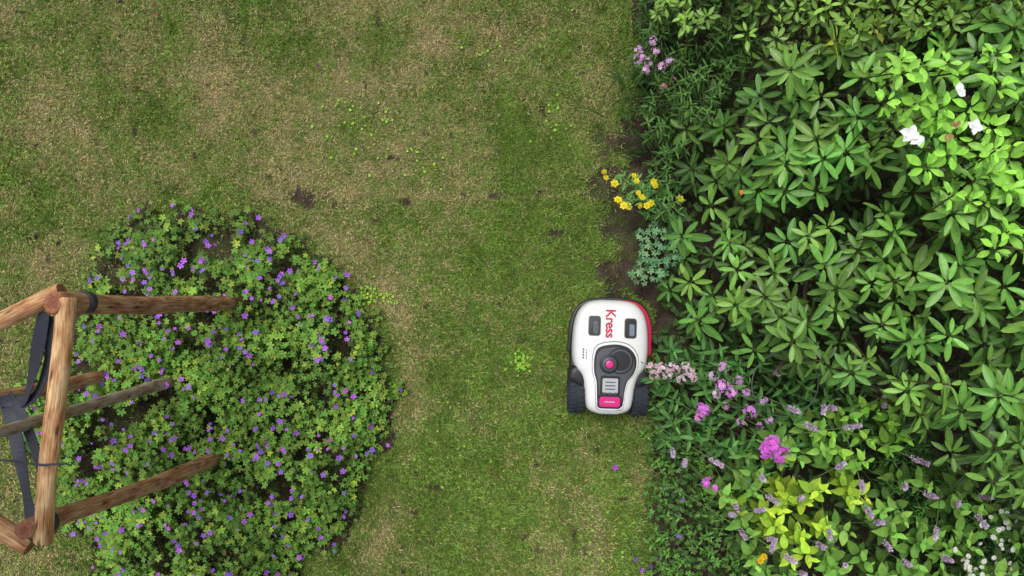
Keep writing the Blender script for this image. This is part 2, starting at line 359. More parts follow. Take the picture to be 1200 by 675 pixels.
# magnolia-like bright shrub
Mg=Mass((1.75,1.85,1.5));mgpoly=[(1010,75),(1050,55),(1090,75),(1130,50),(1200,70),(1330,60),(1330,310),(1200,300),(1160,295),(1130,250),(1090,215),(1065,190),(1075,150),(1035,125)]
T_mg=t_leaf(1.0,6,.12,.09,1.2,0,.7)
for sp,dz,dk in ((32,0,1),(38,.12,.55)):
    p=hexj(1000,1340,40,320,sp,.42);p=p[inpoly(p[:,0],p[:,1],mgpoly)];p=p[rng.random(len(p))>.15];n=len(p)
    z=1.52-dz+.2*(fbm(p[:,0],p[:,1],.02,84,2)-.5)+rng.normal(0,.06,n)-.2*sst(1250,1340,p[:,0])
    nor=nrm(np.stack([rng.normal(-.1,.35,n),rng.normal(0,.35,n),np.ones(n)],-1))
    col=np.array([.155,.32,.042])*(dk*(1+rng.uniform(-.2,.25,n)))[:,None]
    rosettes(Mg,W(p[:,0],p[:,1],z),nor,T_mg,(5,8),(.055,.085),.23,col,(.0,.8),.5,1.3)
for x,y,a in ((1122,108,.032),(1066,157,.042),(1141,150,.03),(1074,163,.03)):
    k=4;d=az(rng.uniform(0,6.28,k));d[:,2]=.4
    Mg.add(t_leaf(.42,6,.25,.15,1.0),W(x,y,1.68),d,(0,0,1),rng.uniform(.8,1.1,k)*a,(.8,.81,.79),0)
for x,y in ((1108,158),(1120,150)): 
    d=az(rng.uniform(0,6.28,2));d[:,2]=.3;Mg.add(T_mg,W(x,y,1.6),d,(0,0,1),(.008,.03,.03),(.16,.09,.04),.5)
for i in range(5):
    a=rng.uniform(0,6.28);Mg.add(T_stem,(1.95+rng.uniform(-.05,.05),.5,0),(math.cos(a)*.2,math.sin(a)*.25,1),(1,.1,0),(.018,1.35,.018),(.12,.10,.07),0)
Mg.build('magnolia_shrub',M_gloss)
# pieris-like top shrub
Pi=Mass();pipoly=[(755,-250),(1150,-300),(1480,-300),(1480,40),(1200,62),(1110,48),(1060,62),(1000,50),(940,70),(880,45),(850,30),(800,40),(770,15)]
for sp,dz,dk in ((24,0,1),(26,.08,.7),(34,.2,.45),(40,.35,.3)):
    p=hexj(750,1480,-300,75,sp,.42);p=p[inpoly(p[:,0],p[:,1],pipoly)];p=p[rng.random(len(p))>.18];n=len(p)
    z=.70+.48*sst(770,950,p[:,0])+.24*(fbm(p[:,0],p[:,1],.02,85,3)-.5)*2-dz+.25*sst(1000,1200,p[:,0])
    nor=nrm(np.stack([rng.normal(-.15,.3,n),rng.normal(-.1,.3,n),np.ones(n)],-1))
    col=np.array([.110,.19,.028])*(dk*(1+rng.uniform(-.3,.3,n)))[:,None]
    y_=rng.random(n)<.14;col[y_]*=np.array([2.0,1.3,.9]);
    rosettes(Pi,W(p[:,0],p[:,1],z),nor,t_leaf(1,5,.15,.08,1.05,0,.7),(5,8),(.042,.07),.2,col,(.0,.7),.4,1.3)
Pi.build('evergreen_shrub',M_gloss)
# ---------------------------------------------------------------- perennials
def stems(Mx,tips,tz,tmpl,lsize,wd,col,levels=6,space=.055,el=.25,sr=.0022,fade=.7,vein=.7,tilt=.18,whorl=2):
    n=len(tips);tp=W(tips[:,0],tips[:,1],tz);lean=rng.normal(0,tilt,(n,2))
    ax=nrm(np.stack([lean[:,0],lean[:,1],np.ones(n)],-1))
    ln=tp[:,2]/ax[:,2];base=tp-ax*ln[:,None]
    Mx.add(T_stem,base,ax,(1,0,0),np.stack([np.full(n,sr),ln,np.full(n,sr)],-1),np.array(col)*.6,0)
    a0=rng.uniform(0,6.28,n)
    for j in range(levels):
        dist=j*space*rng.uniform(.85,1.15,n);ok=dist<ln*.92
        q=tp-ax*dist[:,None]
        for w_ in range(whorl):
            a=a0+j*1.57*(1 if whorl==2 else .67)+w_*6.283/whorl+rng.normal(0,.2,n)
            e=el+(.55 if j==0 else .2 if j==1 else -.05)+rng.normal(0,.18,n)
            d=az(a)*np.cos(e)[:,None];d[:,2]=np.sin(e);u=-az(a)*np.sin(e)[:,None]+rng.normal(0,.18,(n,3));u[:,2]+=np.cos(e)
            s=rng.uniform(lsize[0],lsize[1],n)*(.55 if j==0 else .85 if j==1 else 1)
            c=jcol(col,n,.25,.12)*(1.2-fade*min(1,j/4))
            Mx.add(tmpl,q[ok],d[ok],u[ok],np.stack([s*wd,s,s*rng.uniform(.5,1.6,n)],-1)[ok],c[ok],vein)
    return tp
def region(poly,sp,drop=.1,j=.42):
    P=np.array(poly);p=hexj(P[:,0].min(),P[:,0].max(),P[:,1].min(),P[:,1].max(),sp,j);p=p[inpoly(p[:,0],p[:,1],poly)];return p[rng.random(len(p))>drop]
def cluster(Mx,x,y,z,r,n,col,fs=.011,flat=.6):
    c=W(x,y,z);v=nrm(rng.normal(0,1,(n,3)));v[:,2]=np.abs(v[:,2]);pos=c+v*r*np.array([1,1,flat])*rng.uniform(.6,1.15,(n,1))
    Mx.add(T_fl,pos,np.cross(v,(.3,.9,.1)),v,rng.uniform(.8,1.2,n)*fs,jcol(col,n,.3,.15),0)
    Mx.add(T_stem,np.repeat(c[None],n,0)-np.array([0,0,r*.8]),pos-c+np.array([0,0,r*.8]),(1,0,0.1),(.001,r,.001),(.15,.2,.08),0)
    Mx.add(T_stem,c*np.array([1,1,0]),(0,0,1),(1,0,0),(.003,z-r*.8,.003),(.12,.2,.06),0)
T_lan=t_leaf(1,5,.3,.06,.85);T_ov=t_leaf(1,7,.25,.08,.78,.03,.75)
A=Mass();p=region([(752,-40),(860,-60),(900,40),(880,90),(850,130),(800,150),(795,260),(775,265),(765,200),(748,150),(760,110),(750,60)],14,.15)
stems(A,p,.30+.3*sst(750,830,p[:,0])+rng.normal(0,.08,len(p)),T_lan,(.035,.06),.11,(.065,.14,.03),8,.03,.2)
n=60;q=np.stack([rng.normal(755,14,n),rng.uniform(80,190,n)],-1);d=az(rng.uniform(1.8,4.4,n));d[:,2]=rng.uniform(.2,.9,n)
A.add(T_blade,W(q[:,0],q[:,1],.05),d,(0,0,1),np.stack([np.full(n,.004),rng.uniform(.1,.22,n),np.full(n,.2)],-1),jcol((.14,.28,.08),n),0)
for x,y in ((752,66),(760,74),(768,60),(748,58),(757,82),(775,78),(765,48),(785,72),(747,70)): cluster(A,x,y,.64,.022,11,(.74,.45,.76),.0105)
for x,y in ((778,100),(788,94),(770,22),(806,30)): cluster(A,x,y,.62,.02,5,(.5,.16,.2),.009)
A.build('phlox_plant',M_leaf)
Yf=Mass();ff=[(708,201),(710,208),(720,215),(743,206),(746,212),(726,236),(731,241),(736,242),(748,226),(752,231),(750,241),(758,241),(763,238),(766,213),(768,217),(797,233),(724,234)]
for x,y in ff:
    z=rng.uniform(.22,.34);t=W(x,y,z);bs=np.array([.80+rng.normal(0,.03),.58+rng.normal(0,.04),0]);dv=t-bs
    Yf.add(t_flower(6,.6,.15,.75),t,(1,rng.normal(),0),(rng.normal(0,.5),rng.normal(0,.5),1),rng.uniform(.016,.024),(.82,.70,.02),0)
    Yf.add(t_flower(5,.5,.3,.8),t+np.array([0,0,.006]),(rng.normal(),1,0),(0,0,1),.008,(.8,.5,.01),0)
    Yf.add(T_stem,bs,dv,(1,0,0),(.0022,float(np.linalg.norm(dv)),.0022),(.2,.32,.08),0)
    n=7;tt=rng.uniform(.15,.85,n);a=az(rng.uniform(0,6.28,n));a[:,2]=.3
    Yf.add(T_lan,bs+dv*tt[:,None],a,(0,0,1),np.stack([np.full(n,.006),np.full(n,.045),np.full(n,.04)],-1),jcol((.09,.19,.05),n),.4)
p=region([(765,195),(800,205),(805,262),(770,262),(752,245)],15);stems(Yf,p,.2+rng.uniform(0,.12,len(p)),T_lan,(.035,.06),.13,(.07,.17,.04),4,.045)
Yf.build('yellow_daisy_plant',M_leaf)
Co=Mass();pl=[(745,268),(775,258),(800,270),(800,300),(775,330),(745,335),(738,322),(750,300)]
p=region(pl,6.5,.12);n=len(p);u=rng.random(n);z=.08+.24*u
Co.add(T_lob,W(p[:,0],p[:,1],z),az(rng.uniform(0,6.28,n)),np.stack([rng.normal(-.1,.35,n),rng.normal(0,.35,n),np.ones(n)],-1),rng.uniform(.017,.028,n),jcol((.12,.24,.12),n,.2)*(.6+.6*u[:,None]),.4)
Co.add(T_stem,W(p[:,0],p[:,1],z),(0.1,0,-1),(1,0,0),np.stack([np.full(n,.0012),z,np.full(n,.0012)],-1),(.08,.13,.06),0)
Co.build('columbine_plant',M_leaf,False)
U=Mass();n=11000;q=np.stack([rng.uniform(752,1500,n),rng.uniform(-250,900,n)],-1);k=(q[:,0]>bededge(q[:,1])+14)&~((q[:,0]<775)&(q[:,1]>120)&(q[:,1]<370));q=q[k];n=len(q)
z=rng.uniform(.03,.15,n)+rng.random(n)*.3*sst(770,900,q[:,0])
wx=np.stack([(q[:,0]-600)/S*(1-z/H),(337.5-q[:,1])/S*(1-z/H),z],-1)
U.add(t_leaf(.3,4,.2,.06,.85),wx,az(rng.uniform(0,6.28,n)),np.stack([rng.normal(0,.4,n),rng.normal(0,.4,n),np.ones(n)],-1),rng.uniform(.025,.06,n),jcol((.036,.08,.018),n,.35),.5)
U.build('bed_undergrowth',M_leaf)
# middle phlox
Ph=Mass();p=region([(765,395),(815,385),(860,410),(960,425),(1050,470),(1090,520),(1040,540),(960,510),(900,560),(840,540),(770,530),(762,500),(768,450),(762,420)],22,.12)
stems(Ph,p,.30+.3*sst(765,860,p[:,0])+rng.normal(0,.08,len(p)),T_lan,(.055,.095),.15,(.060,.15,.035),6,.05,.15)
for x,y in ((762,430),(766,440),(776,431),(783,441),(792,433),(799,444),(808,436),(813,443),(786,430),(770,432),(804,430)): cluster(Ph,x,y,.52,.026,22,(.78,.56,.66),.0085)
for x,y,r,n,c in ((825,480,.034,26,(.76,.22,.80)),(820,488,.02,10,(.75,.3,.76)),(848,430,.022,9,(.76,.4,.78)),(845,452,.034,24,(.76,.36,.8)),(858,460,.03,18,(.76,.32,.8)),(840,462,.02,10,(.78,.55,.8)),(866,446,.022,9,(.72,.36,.78)),(879,482,.034,22,(.72,.26,.8)),(895,470,.015,6,(.7,.35,.75)),(868,495,.017,6,(.7,.35,.75)),(905,522,.048,60,(.80,.16,.82)),(914,533,.042,40,(.8,.18,.82)),(896,530,.028,18,(.75,.18,.8)),(829,566,.024,12,(.75,.18,.8)),(838,572,.014,5,(.7,.2,.75)),(902,492,.017,7,(.7,.4,.75)),(850,476,.014,5,(.7,.3,.7)),(890,500,.014,5,(.7,.3,.7)),(912,437,.012,4,(.7,.45,.7)),(875,460,.018,8,(.7,.35,.7)),(835,440,.018,8,(.75,.45,.75))):
    cluster(Ph,x,y,.80,r,n,c,.0115)
Ph.build('pink_phlox_plant',M_leaf)
Gc=Mass();pl=[(758,500),(800,490),(880,520),(900,600),(890,780),(762,780),(752,700),(764,640),(756,580)]
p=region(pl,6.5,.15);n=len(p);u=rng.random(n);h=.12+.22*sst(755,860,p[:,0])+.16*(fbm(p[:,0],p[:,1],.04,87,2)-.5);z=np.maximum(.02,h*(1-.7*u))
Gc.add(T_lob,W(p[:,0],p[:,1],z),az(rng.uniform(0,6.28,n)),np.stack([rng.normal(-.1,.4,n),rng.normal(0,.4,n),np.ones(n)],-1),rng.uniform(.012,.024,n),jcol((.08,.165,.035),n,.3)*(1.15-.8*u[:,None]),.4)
p=region(pl,20,.25);stems(Gc,p,.2+.2*sst(760,860,p[:,0])+rng.normal(0,.04,len(p)),T_lan,(.025,.045),.18,(.09,.20,.035),5,.03)
for x,y in ((745,655),(752,668),(772,655),(795,630),(793,602),(762,665),(778,572),(800,585)): cluster(Gc,x,y,.3,.008,2,(.36,.14,.72),.012)
Gc.build('cranesbill_plant',M_leaf,False)
# hyssop
Hy=Mass((1.7,1.75,1.5));pl=[(835,560),(880,530),(960,500),(1040,540),(1100,560),(1180,590),(1250,640),(1250,800),(880,800),(885,680),(850,610)]
p=region(pl,29,.12);lime=np.exp(-(((p[:,0]-945)/95)**2+((p[:,1]-605)/60)**2))>rng.uniform(.15,.8,len(p))
for msk,c in ((lime,(.27,.42,.035)),(~lime,(.12,.25,.045))):
    q=p[msk];stems(Hy,q,.62+.15*sst(850,1000,q[:,0])+rng.normal(0,.08,len(q)),T_ov,(.055,.092),.27,c,6,.05,.2,.003,.85)
q=region([(1010,470),(1060,480),(1080,520),(1010,560),(960,520)],26,.1);stems(Hy,q,.8,T_ov,(.05,.085),.26,(.16,.32,.045),5,.05)
for x,y in ((1043,460),(840,542),(802,542),(788,530),(862,593),(858,603),(938,583),(1030,612),(905,585),(893,560),(962,640),(972,626),(1078,540),(1155,582),(1122,590),(1060,570),(975,478),(990,662),(905,632),(870,625),(998,500),(1062,660),(926,655),(1096,625),(1018,600),(950,500),(1110,655),(1150,610),(905,640),(890,597),(1040,640),(985,545),(1090,580),(940,672),(1170,560),(1010,570),(965,480),(930,480),(1035,475)):
    z=rng.uniform(.82,.95) if x>880 else .62;t=W(x,y,z);ax=nrm(np.array([rng.normal(0,.4),rng.normal(0,.4),1.]));ll=rng.uniform(.05,.085);n=80
    tt=rng.random(n);a=az(rng.uniform(0,6.28,n));a[:,2]=.5;r=.013*(1.1-.6*tt)
    Hy.add(t_leaf(.35,3,.1,.05,1),t+ax*((tt-.5)*ll)[:,None]+a*(r*.4)[:,None],a,(0,0,1),rng.uniform(.008,.014,n),jcol((.44,.35,.48),n,.45,.15),0)
    Hy.add(T_stem,t,ax*-1,(1,0,0),(.0025,float(z/ax[2]),.0025),(.18,.26,.1),0)
Hy.build('hyssop_plant',M_leaf)
Wd=Mass();p=region([(1075,500),(1120,560),(1180,600),(1350,650),(1350,820),(1100,820),(1120,640),(1050,600),(1040,520)],15,.12)
stems(Wd,p,.6+rng.normal(0,.08,len(p)),T_lan,(.03,.05),.11,(.05,.13,.025),7,.03,.2,whorl=3)
fl=np.concatenate([rng.normal((1142,662),(14,9),(20,2)),rng.normal((1183,622),(12,16),(20,2)),rng.normal((1168,650),(12,14),(7,2)),rng.normal((1150,690),(30,15),(12,2))]);n=len(fl)
t=W(fl[:,0],fl[:,1],.84+rng.uniform(-.03,.05,n))
Wd.add(t_flower(8,.32,.08,1),t,az(rng.uniform(0,6.28,n)),np.stack([rng.normal(0,.3,n),rng.normal(0,.3,n),np.ones(n)],-1),rng.uniform(.009,.015,n),(.8,.82,.8),0)
Wd.add(t_flower(5,.5,.3,1),t+np.array([0,0,.003]),(1,0,0),(0,0,1),.004,(.6,.45,.05),0)
Wd.add(T_stem,t,(.1,.05,-1),(1,0,0),(.0012,.3,.0012),(.14,.2,.08),0)
Wd.build('white_aster_plant',M_leaf)
Mf=Mass()
for x,y in ((891,657),(895,652)):
    t=W(x,y,.8);Mf.add(t_flower(7,.5,.2,.7),t,(1,.2,0),(0,0,1),.017,(.8,.50,.01),0);Mf.add(t_flower(6,.5,.4,.7),t+np.array([0,0,.006]),(.3,1,0),(0,0,1),.009,(.8,.36,.01),0);Mf.add(T_stem,t,(0,0,-1),(1,0,0),(.002,.8,.002),(.08,.14,.05),0)
Mf.build('marigold_flower',M_leaf)
M_wire=simple('green_wire',(.05,.10,.06),.5)
def tube(name,pts,r,mat,cyc=False):
    cu=bpy.data.curves.new(name,'CURVE');cu.dimensions='3D';cu.bevel_depth=r;cu.bevel_resolution=3
    s=cu.splines.new('POLY');s.points.add(len(pts)-1)
    for i,q in enumerate(pts): s.points[i].co=(*[float(t) for t in q],1)
    s.use_cyclic_u=cyc;o=bpy.data.objects.new(name,cu);o.data.materials.append(mat);scene.collection.objects.link(o);return o
c=W(920,450,.76);tube('plant_support_ring',[(c[0]+.16*math.cos(a),c[1]+.16*math.sin(a),.76+.02*math.sin(a)) for a in np.linspace(0,6.283,40)[:-1]],.003,M_wire,True)
# ---------------------------------------------------------------- tree stakes
m,nt,b,out=newmat('debarked_wood');lv=N(nt,'ShaderNodeAttribute',attribute_name='luv');at=N(nt,'ShaderNodeAttribute',attribute_name='col')
mp=N(nt,'ShaderNodeMapping');mp.inputs['Scale'].default_value=(1.4,1.4,.45);nt.links.new(lv.outputs['Vector'],mp.inputs[0])
n1=N(nt,'ShaderNodeTexNoise');n1.inputs['Scale'].default_value=4.5;n1.inputs['Detail'].default_value=8;n1.inputs['Roughness'].default_value=.65;n1.inputs['Distortion'].default_value=.6
nt.links.new(mp.outputs[0],n1.inputs['Vector'])
n2=N(nt,'ShaderNodeTexNoise');n2.inputs['Scale'].default_value=1.6;n2.inputs['Detail'].default_value=3;mp2=N(nt,'ShaderNodeMapping');mp2.inputs['Scale'].default_value=(.6,.6,1.6);nt.links.new(lv.outputs['Vector'],mp2.inputs[0]);nt.links.new(mp2.outputs[0],n2.inputs['Vector'])
vo=N(nt,'ShaderNodeTexVoronoi');vo.inputs['Scale'].default_value=1.0;mp3=N(nt,'ShaderNodeMapping');mp3.inputs['Scale'].default_value=(1,1,2);nt.links.new(lv.outputs['Vector'],mp3.inputs[0]);nt.links.new(mp3.outputs[0],vo.inputs['Vector'])
r1=N(nt,'ShaderNodeValToRGB');e=r1.color_ramp.elements;e[0].position=.32;e[0].color=(.34,.27,.21,1);e[1].position=.60;e[1].color=(1.05,1.0,.95,1);nt.links.new(n1.outputs['Fac'],r1.inputs[0])
r2=N(nt,'ShaderNodeValToRGB');e=r2.color_ramp.elements;e[0].position=.38;e[0].color=(.66,.48,.36,1);e[1].position=.6;e[1].color=(1.05,1.02,.95,1);nt.links.new(n2.outputs['Fac'],r2.inputs[0])
r3=N(nt,'ShaderNodeValToRGB');e=r3.color_ramp.elements;e[0].position=.08;e[0].color=(.15,.09,.06,1);e[1].position=.24;e[1].color=(1,1,1,1);nt.links.new(vo.outputs['Distance'],r3.inputs[0])
c1=mixc(nt,1.0,at.outputs['Color'],r1.outputs[0],'MULTIPLY');c1=mixc(nt,1.0,c1,r2.outputs[0],'MULTIPLY');c1=mixc(nt,.85,c1,r3.outputs[0],'MULTIPLY')
nt.links.new(c1,b.inputs['Base Color']);b.inputs['Roughness'].default_value=.7;b.inputs['Specular IOR Level'].default_value=.25
bp=N(nt,'ShaderNodeBump');bp.inputs['Strength'].default_value=.5;bp.inputs['Distance'].default_value=.004;nt.links.new(n1.outputs['Fac'],bp.inputs['Height']);nt.links.new(bp.outputs[0],b.inputs['Normal'])
M_wood=m
def empty(name,loc=(0,0,0)):
    o=bpy.data.objects.new(name,None);o.location=loc;scene.collection.objects.link(o);return o
def log(name,p0,p1,r0,r1,col,endcol,par,seed=0,mat=None):
    p0=np.array(p0,float);p1=np.array(p1,float);ax=p1-p0;L=np.linalg.norm(ax);ax/=L
    t=nrm(np.cross(ax,(.3,.5,.81) if abs(ax[2])<.9 else (1,.2,0)));b_=np.cross(ax,t)
    K=22;R=int(L/.03)+2;V=[];C=[];U=[];F=[]
    ring=[(0,.86)]+[(i/(R-1),1) for i in range(R)]+[(1,.86)]
    ring[1]=(.006/L,1);ring[-2]=(1-.006/L,1)
    for (s,f) in ring:
        bend=.008*math.sin(s*5+seed)
        for k in range(K):
            a=2*math.pi*k/K
            r=(r0+(r1-r0)*s)*f*(1+.20*(vnoise(math.cos(a)*1.2+seed*7,s*L*6+math.sin(a)*1.2,1.0,seed+200)-.5)+.05*math.cos(2*a+seed))
            V.append(p0+ax*L*s+t*(r*math.cos(a)+bend)+b_*r*math.sin(a))
            U.append((math.cos(a)+seed*3.1,math.sin(a),s*L*4));C.append(np.array(col)*(.9+.2*vnoise(s*8,a,1,seed)))
    for i in range(len(ring)-1):
        for k in range(K):
            k2=(k+1)%K;F.append((i*K+k,i*K+k2,(i+1)*K+k2,(i+1)*K+k))
    V=np.array(V)
    o=mk(name,V,np.array(F),mat or M_wood,np.array(C),np.array(U),True);o.parent=par
    VV=[];FF=[];CC=[];UU=[]
    for (s,i0,sg) in ((0,0,-1),(1,(len(ring)-1)*K,1)):
        c=p0+ax*(L*s+sg*.0015);b0=len(VV);VV.append(c);CC.append(np.array(endcol)*.6);UU.append((0,0,0))
        for k in range(K): VV.append(V[i0+k]+ax*sg*.0012);CC.append(np.array(endcol,float));UU.append((math.cos(k)*2,math.sin(k)*2,seed))
        for k in range(K): FF.append((b0,b0+1+k,b0+1+(k+1)%K))
    e=mk(name+'_end_grain',np.array(VV),np.array(FF),mat or M_wood,np.array(CC),np.array(UU),False);e.parent=par
    return o
fr=empty('tree_stake_frame')
def ext(a,b_,z):
    a=np.array(a);b_=np.array(b_);return a+(b_-a)*((z-a[2])/(b_[2]-a[2]))
tan=(.66,.45,.27);dk=(.50,.32,.20);endc=(.46,.22,.15)
t1=W(62,354,1.70);b1=ext(t1,W(268,357,.30),0);t3=W(28,622,1.66);b3=ext(t3,W(240,543,.30),0);t2=W(-165,500,1.68);b2=ext(t2,W(114,441,.3),0)
log('post_1',b1,t1,.036,.038,dk,endc,fr,1);log('post_2',b3,t3,.040,.036,dk,endc,fr,2);log('post_3',b2,t2,.038,.036,dk,endc,fr,3)
log('rail_1',W(76,347,1.67),W(52,636,1.62),.034,.032,(.78,.56,.33),endc,fr,4)
log('rail_2',W(72,338,1.60),W(-190,478,1.60),.034,.032,tan,endc,fr,5)
log('rail_3',W(36,640,1.54),W(-190,520,1.56),.034,.032,tan,endc,fr,6)
log('cross_bar',W(62,620,1.50),W(-25,628,1.50),.030,.030,tan,endc,fr,7)
M_strap=simple('rubber_strap',(.035,.038,.055),.6,.4,.3,80,.2)
def ribbon(name,pts,w,par,th=.003):
    pts=[np.array(q,float) for q in pts];P=[]
    for i in range(len(pts)-1):
        for s in np.linspace(0,1,10,endpoint=False): P.append(pts[i]*(1-s)+pts[i+1]*s)
    P.append(pts[-1]);P=np.array(P)
    for _ in range(6): P[1:-1]=(P[:-2]+P[1:-1]*2+P[2:])/4
    V=[];F=[]
    for i,q in enumerate(P):
        d=P[min(i+1,len(P)-1)]-P[max(i-1,0)];s=nrm(np.cross(d,(0,.15,1.)));u=nrm(np.cross(s,d))*th/2
        tw=.35*math.sin(i*.25);s=s*math.cos(tw)+nrm(u)*math.sin(tw)
        V+=[q-s*w/2-u,q+s*w/2-u,q+s*w/2+u,q-s*w/2+u]
    for i in range(len(P)-1):
        a=i*4
        for k in range(4): F.append((a+k,a+(k+1)%4,a+4+(k+1)%4,a+4+k))
    o=mk(name,np.array(V),np.array(F),M_strap,None,None,False);o.parent=par;return o
ribbon('strap_1',[W(52,366,1.60),W(42,420,1.5),W(30,470,1.34),W(10,474,1.3)],.046,fr)
ribbon('strap_2',[W(62,372,1.58),W(60,420,1.48),W(42,466,1.36),W(8,482,1.3)],.044,fr)
ribbon('strap_3',[W(36,608,1.56),W(28,560,1.45),W(16,500,1.34),W(4,470,1.3)],.048,fr)
ribbon('strap_4',[W(52,590,1.56),W(46,540,1.47),W(28,490,1.36),W(10,462,1.3)],.036,fr)
ribbon('strap_5',[W(-150,490,1.55),W(-60,478,1.42),W(0,470,1.33),W(22,470,1.31)],.045,fr)
o=tube('wire',[W(78,543,1.70),W(50,545,1.70),W(20,541,1.5),W(-30,536,1.5)],.004,M_strap);o.parent=fr
def band(name,c,ax,r,w,par):
    ax=nrm(np.array(ax,float));t=nrm(np.cross(ax,(.2,1,.3)));b_=np.cross(ax,t);V=[];F=[];K=28
    for (h,rr) in ((-w/2,r),(w/2,r),(w/2,r-.004),(-w/2,r-.004)):
        for k in range(K):
            a=2*math.pi*k/K;V.append(np.array(c)+ax*h+t*rr*math.cos(a)+b_*rr*math.sin(a))
    for j in range(4):
        for k in range(K): F.append((j*K+k,j*K+(k+1)%K,((j+1)%4)*K+(k+1)%K,((j+1)%4)*K+k))
    o=mk(name,np.array(V),np.array(F),M_strap,None,None,True);o.parent=par
band('strap_loop_1',ext(b1,t1,1.53),t1-b1,.042,.04,fr);band('strap_loop_2',ext(b3,t3,1.55),t3-b3,.042,.035,fr)
tr=empty('young_tree');tb=W(190,450,.3)*np.array([1,1,0]);
top=np.array([tb[0]-.02,tb[1]-.02,3.6])
log('trunk',tb,top,.034,.012,(.46,.42,.36),(.3,.25,.2),tr,9)
Cr=Mass()
for i in range(46):
    h=rng.uniform(2.35,3.5);a=rng.uniform(0,6.28);l=.45*(1-(h-2.35)/2.0)*rng.uniform(.7,1.1);d=np.array([math.cos(a),math.sin(a),.9]);d/=np.linalg.norm(d)
    st=np.array([tb[0]-.01,tb[1]-.01,h]);Cr.add(T_stem,st,d,(1,.1,.1),(.006,l,.006),(.12,.10,.07),0)
    n=60;tt=rng.uniform(.25,1.05,n);q=st+d*(l*tt)[:,None]+rng.normal(0,.05,(n,3));dd=az(rng.uniform(0,6.28,n));dd[:,2]=rng.normal(0,.4,n)
    Cr.add(T_ov,q,dd,(0,0,1),np.stack([np.full(n,.017),rng.uniform(.045,.07,n),np.full(n,.05)],-1),jcol((.07,.15,.03),n,.3),.6)
o=Cr.build('crown',M_leaf);o.parent=tr
# ---------------------------------------------------------------- mower
mw=empty('robotic_lawn_mower');mc=W(716,420,.24);mw.location=(mc[0],mc[1],0);mw.rotation_euler=(0,0,math.radians(-1.8))
U_=1/212.0
M_white=simple('white_plastic',(.74,.74,.72),.38,.4,.03,12,0,.1);M_black=simple('black_plastic',(.018,.019,.021),.45,.4,.2,60,.1)
M_grey=simple('dark_grey_plastic',(.075,.08,.088),.4,.4,.1,60);M_red=simple('red_plastic',(.48,.012,.06),.4,.35,.08,20);M_mag=simple('magenta_plastic',(.62,.03,.20),.35,.4,.05,20)
M_scr=simple('display_glass',(.42,.45,.44),.2,.5,.2,200);M_rub=simple('tyre_rubber',(.028,.034,.044),.75,.3,.2,90,.2);M_lb=simple('light_blue_label',(.16,.20,.25),.3)
def cat(pts,n=8):
    P=[np.array(q,float) for q in pts];O=[];m=len(P)
    for i in range(m):
        a,b_,c,d=P[i-1],P[i],P[(i+1)%m],P[(i+2)%m]
        for t in np.linspace(0,1,n,endpoint=False): O.append(.5*((2*b_)+(-a+c)*t+(2*a-5*b_+4*c-d)*t*t+(-a+3*b_-3*c+d)*t**3))
    return np.array(O)
def loft(name,out,rings,mat,par=mw,cen=None):
    c=out.mean(0) if cen is None else np.array(cen);K=len(out);V=[];F=[]
    for s,z in rings:
        q=c+(out-c)*s
        V+= [(a,b_,z) for a,b_ in q]
    for i in range(len(rings)-1):
        for k in range(K): F.append((i*K+k,i*K+(k+1)%K,(i+1)*K+(k+1)%K,(i+1)*K+k))
    me=bpy.data.meshes.new(name);V.append((c[0],c[1],rings[-1][1]));t=len(V)-1;b0=(len(rings)-1)*K
    F=list(F)+[(b0+k,b0+(k+1)%K,t) for k in range(K)]
    me.from_pydata([tuple(map(float,v)) for v in V],[],F);me.polygons.foreach_set('use_smooth',[True]*len(F));me.materials.append(mat);me.update()
    bm=bmesh.new();bm.from_mesh(me);bmesh.ops.recalc_face_normals(bm,faces=bm.faces);bm.to_mesh(me);bm.free()
    try: me.set_sharp_from_angle(angle=math.radians(50))
    except Exception: pass
    o=bpy.data.objects.new(name,me);scene.collection.objects.link(o);o.parent=par;return o
half=[(0,68),(15,67.5),(28,64),(38,54),(43,38),(44.5,18),(44,0),(41,-12),(34,-22),(30,-36),(28,-52),(24,-62),(12,-67)]
out=[(x*U_,y*U_) for x,y in half]+[(0,-67.5*U_)]+[(-x*U_,y*U_) for x,y in half[:0:-1]]
O=cat(out)
shell=loft('white_shell',O,[(.985,.10),(1,.13),(1,.185),(.985,.212),(.955,.232),(.90,.247),(.80,.258),(.66,.264),(.45,.268),(.2,.270)],M_white)
half2=[(0,66),(30,62),(41,50),(46,20),(46,-6),(46,-20),(45,-34),(42,-50),(32,-62),(14,-65)]
O2=cat([(x*U_,y*U_) for x,y in half2]+[(0,-64*U_)]+[(-x*U_,y*U_) for x,y in half2[:0:-1]])
loft('chassis',O2,[(.85,.04),(.97,.06),(1,.09),(1,.125),(.97,.14),(.9,.142)],M_black)
ob=cat([(x*U_,y*U_) for x,y in [(0,67),(18,68),(33,64.5),(43.5,54),(48.5,38),(49.5,18),(46,2),(20,0),(-20,0),(-38,2),(-40,18),(-38,38),(-32,54),(-24,60),(-13,64)]])
loft('red_bumper',ob,[(.95,.085),(1,.10),(1.01,.13),(1.01,.165),(.99,.178),(.93,.18)],M_red)
ob2=cat([(x*U_,y*U_) for x,y in [(0,71),(18,71),(35,67),(46,56),(51,38),(52,18),(48,2),(20,0),(-20,0),(-46,2),(-48,18),(-47,38),(-41,56),(-30,66),(-15,70)]])
loft('black_bumper_trim',ob2,[(.97,.06),(1,.07),(1.01,.09),(1,.108),(.97,.112)],M_black)
bpy.context.view_layer.update()
bmS=bmesh.new();bmS.from_mesh(shell.data);bvh=BVHTree.FromBMesh(bmS)
def surf(x,y):
    h=bvh.ray_cast(Vector((float(x),float(y),1)),Vector((0,0,-1)));return h[0].z if h[0] else .2
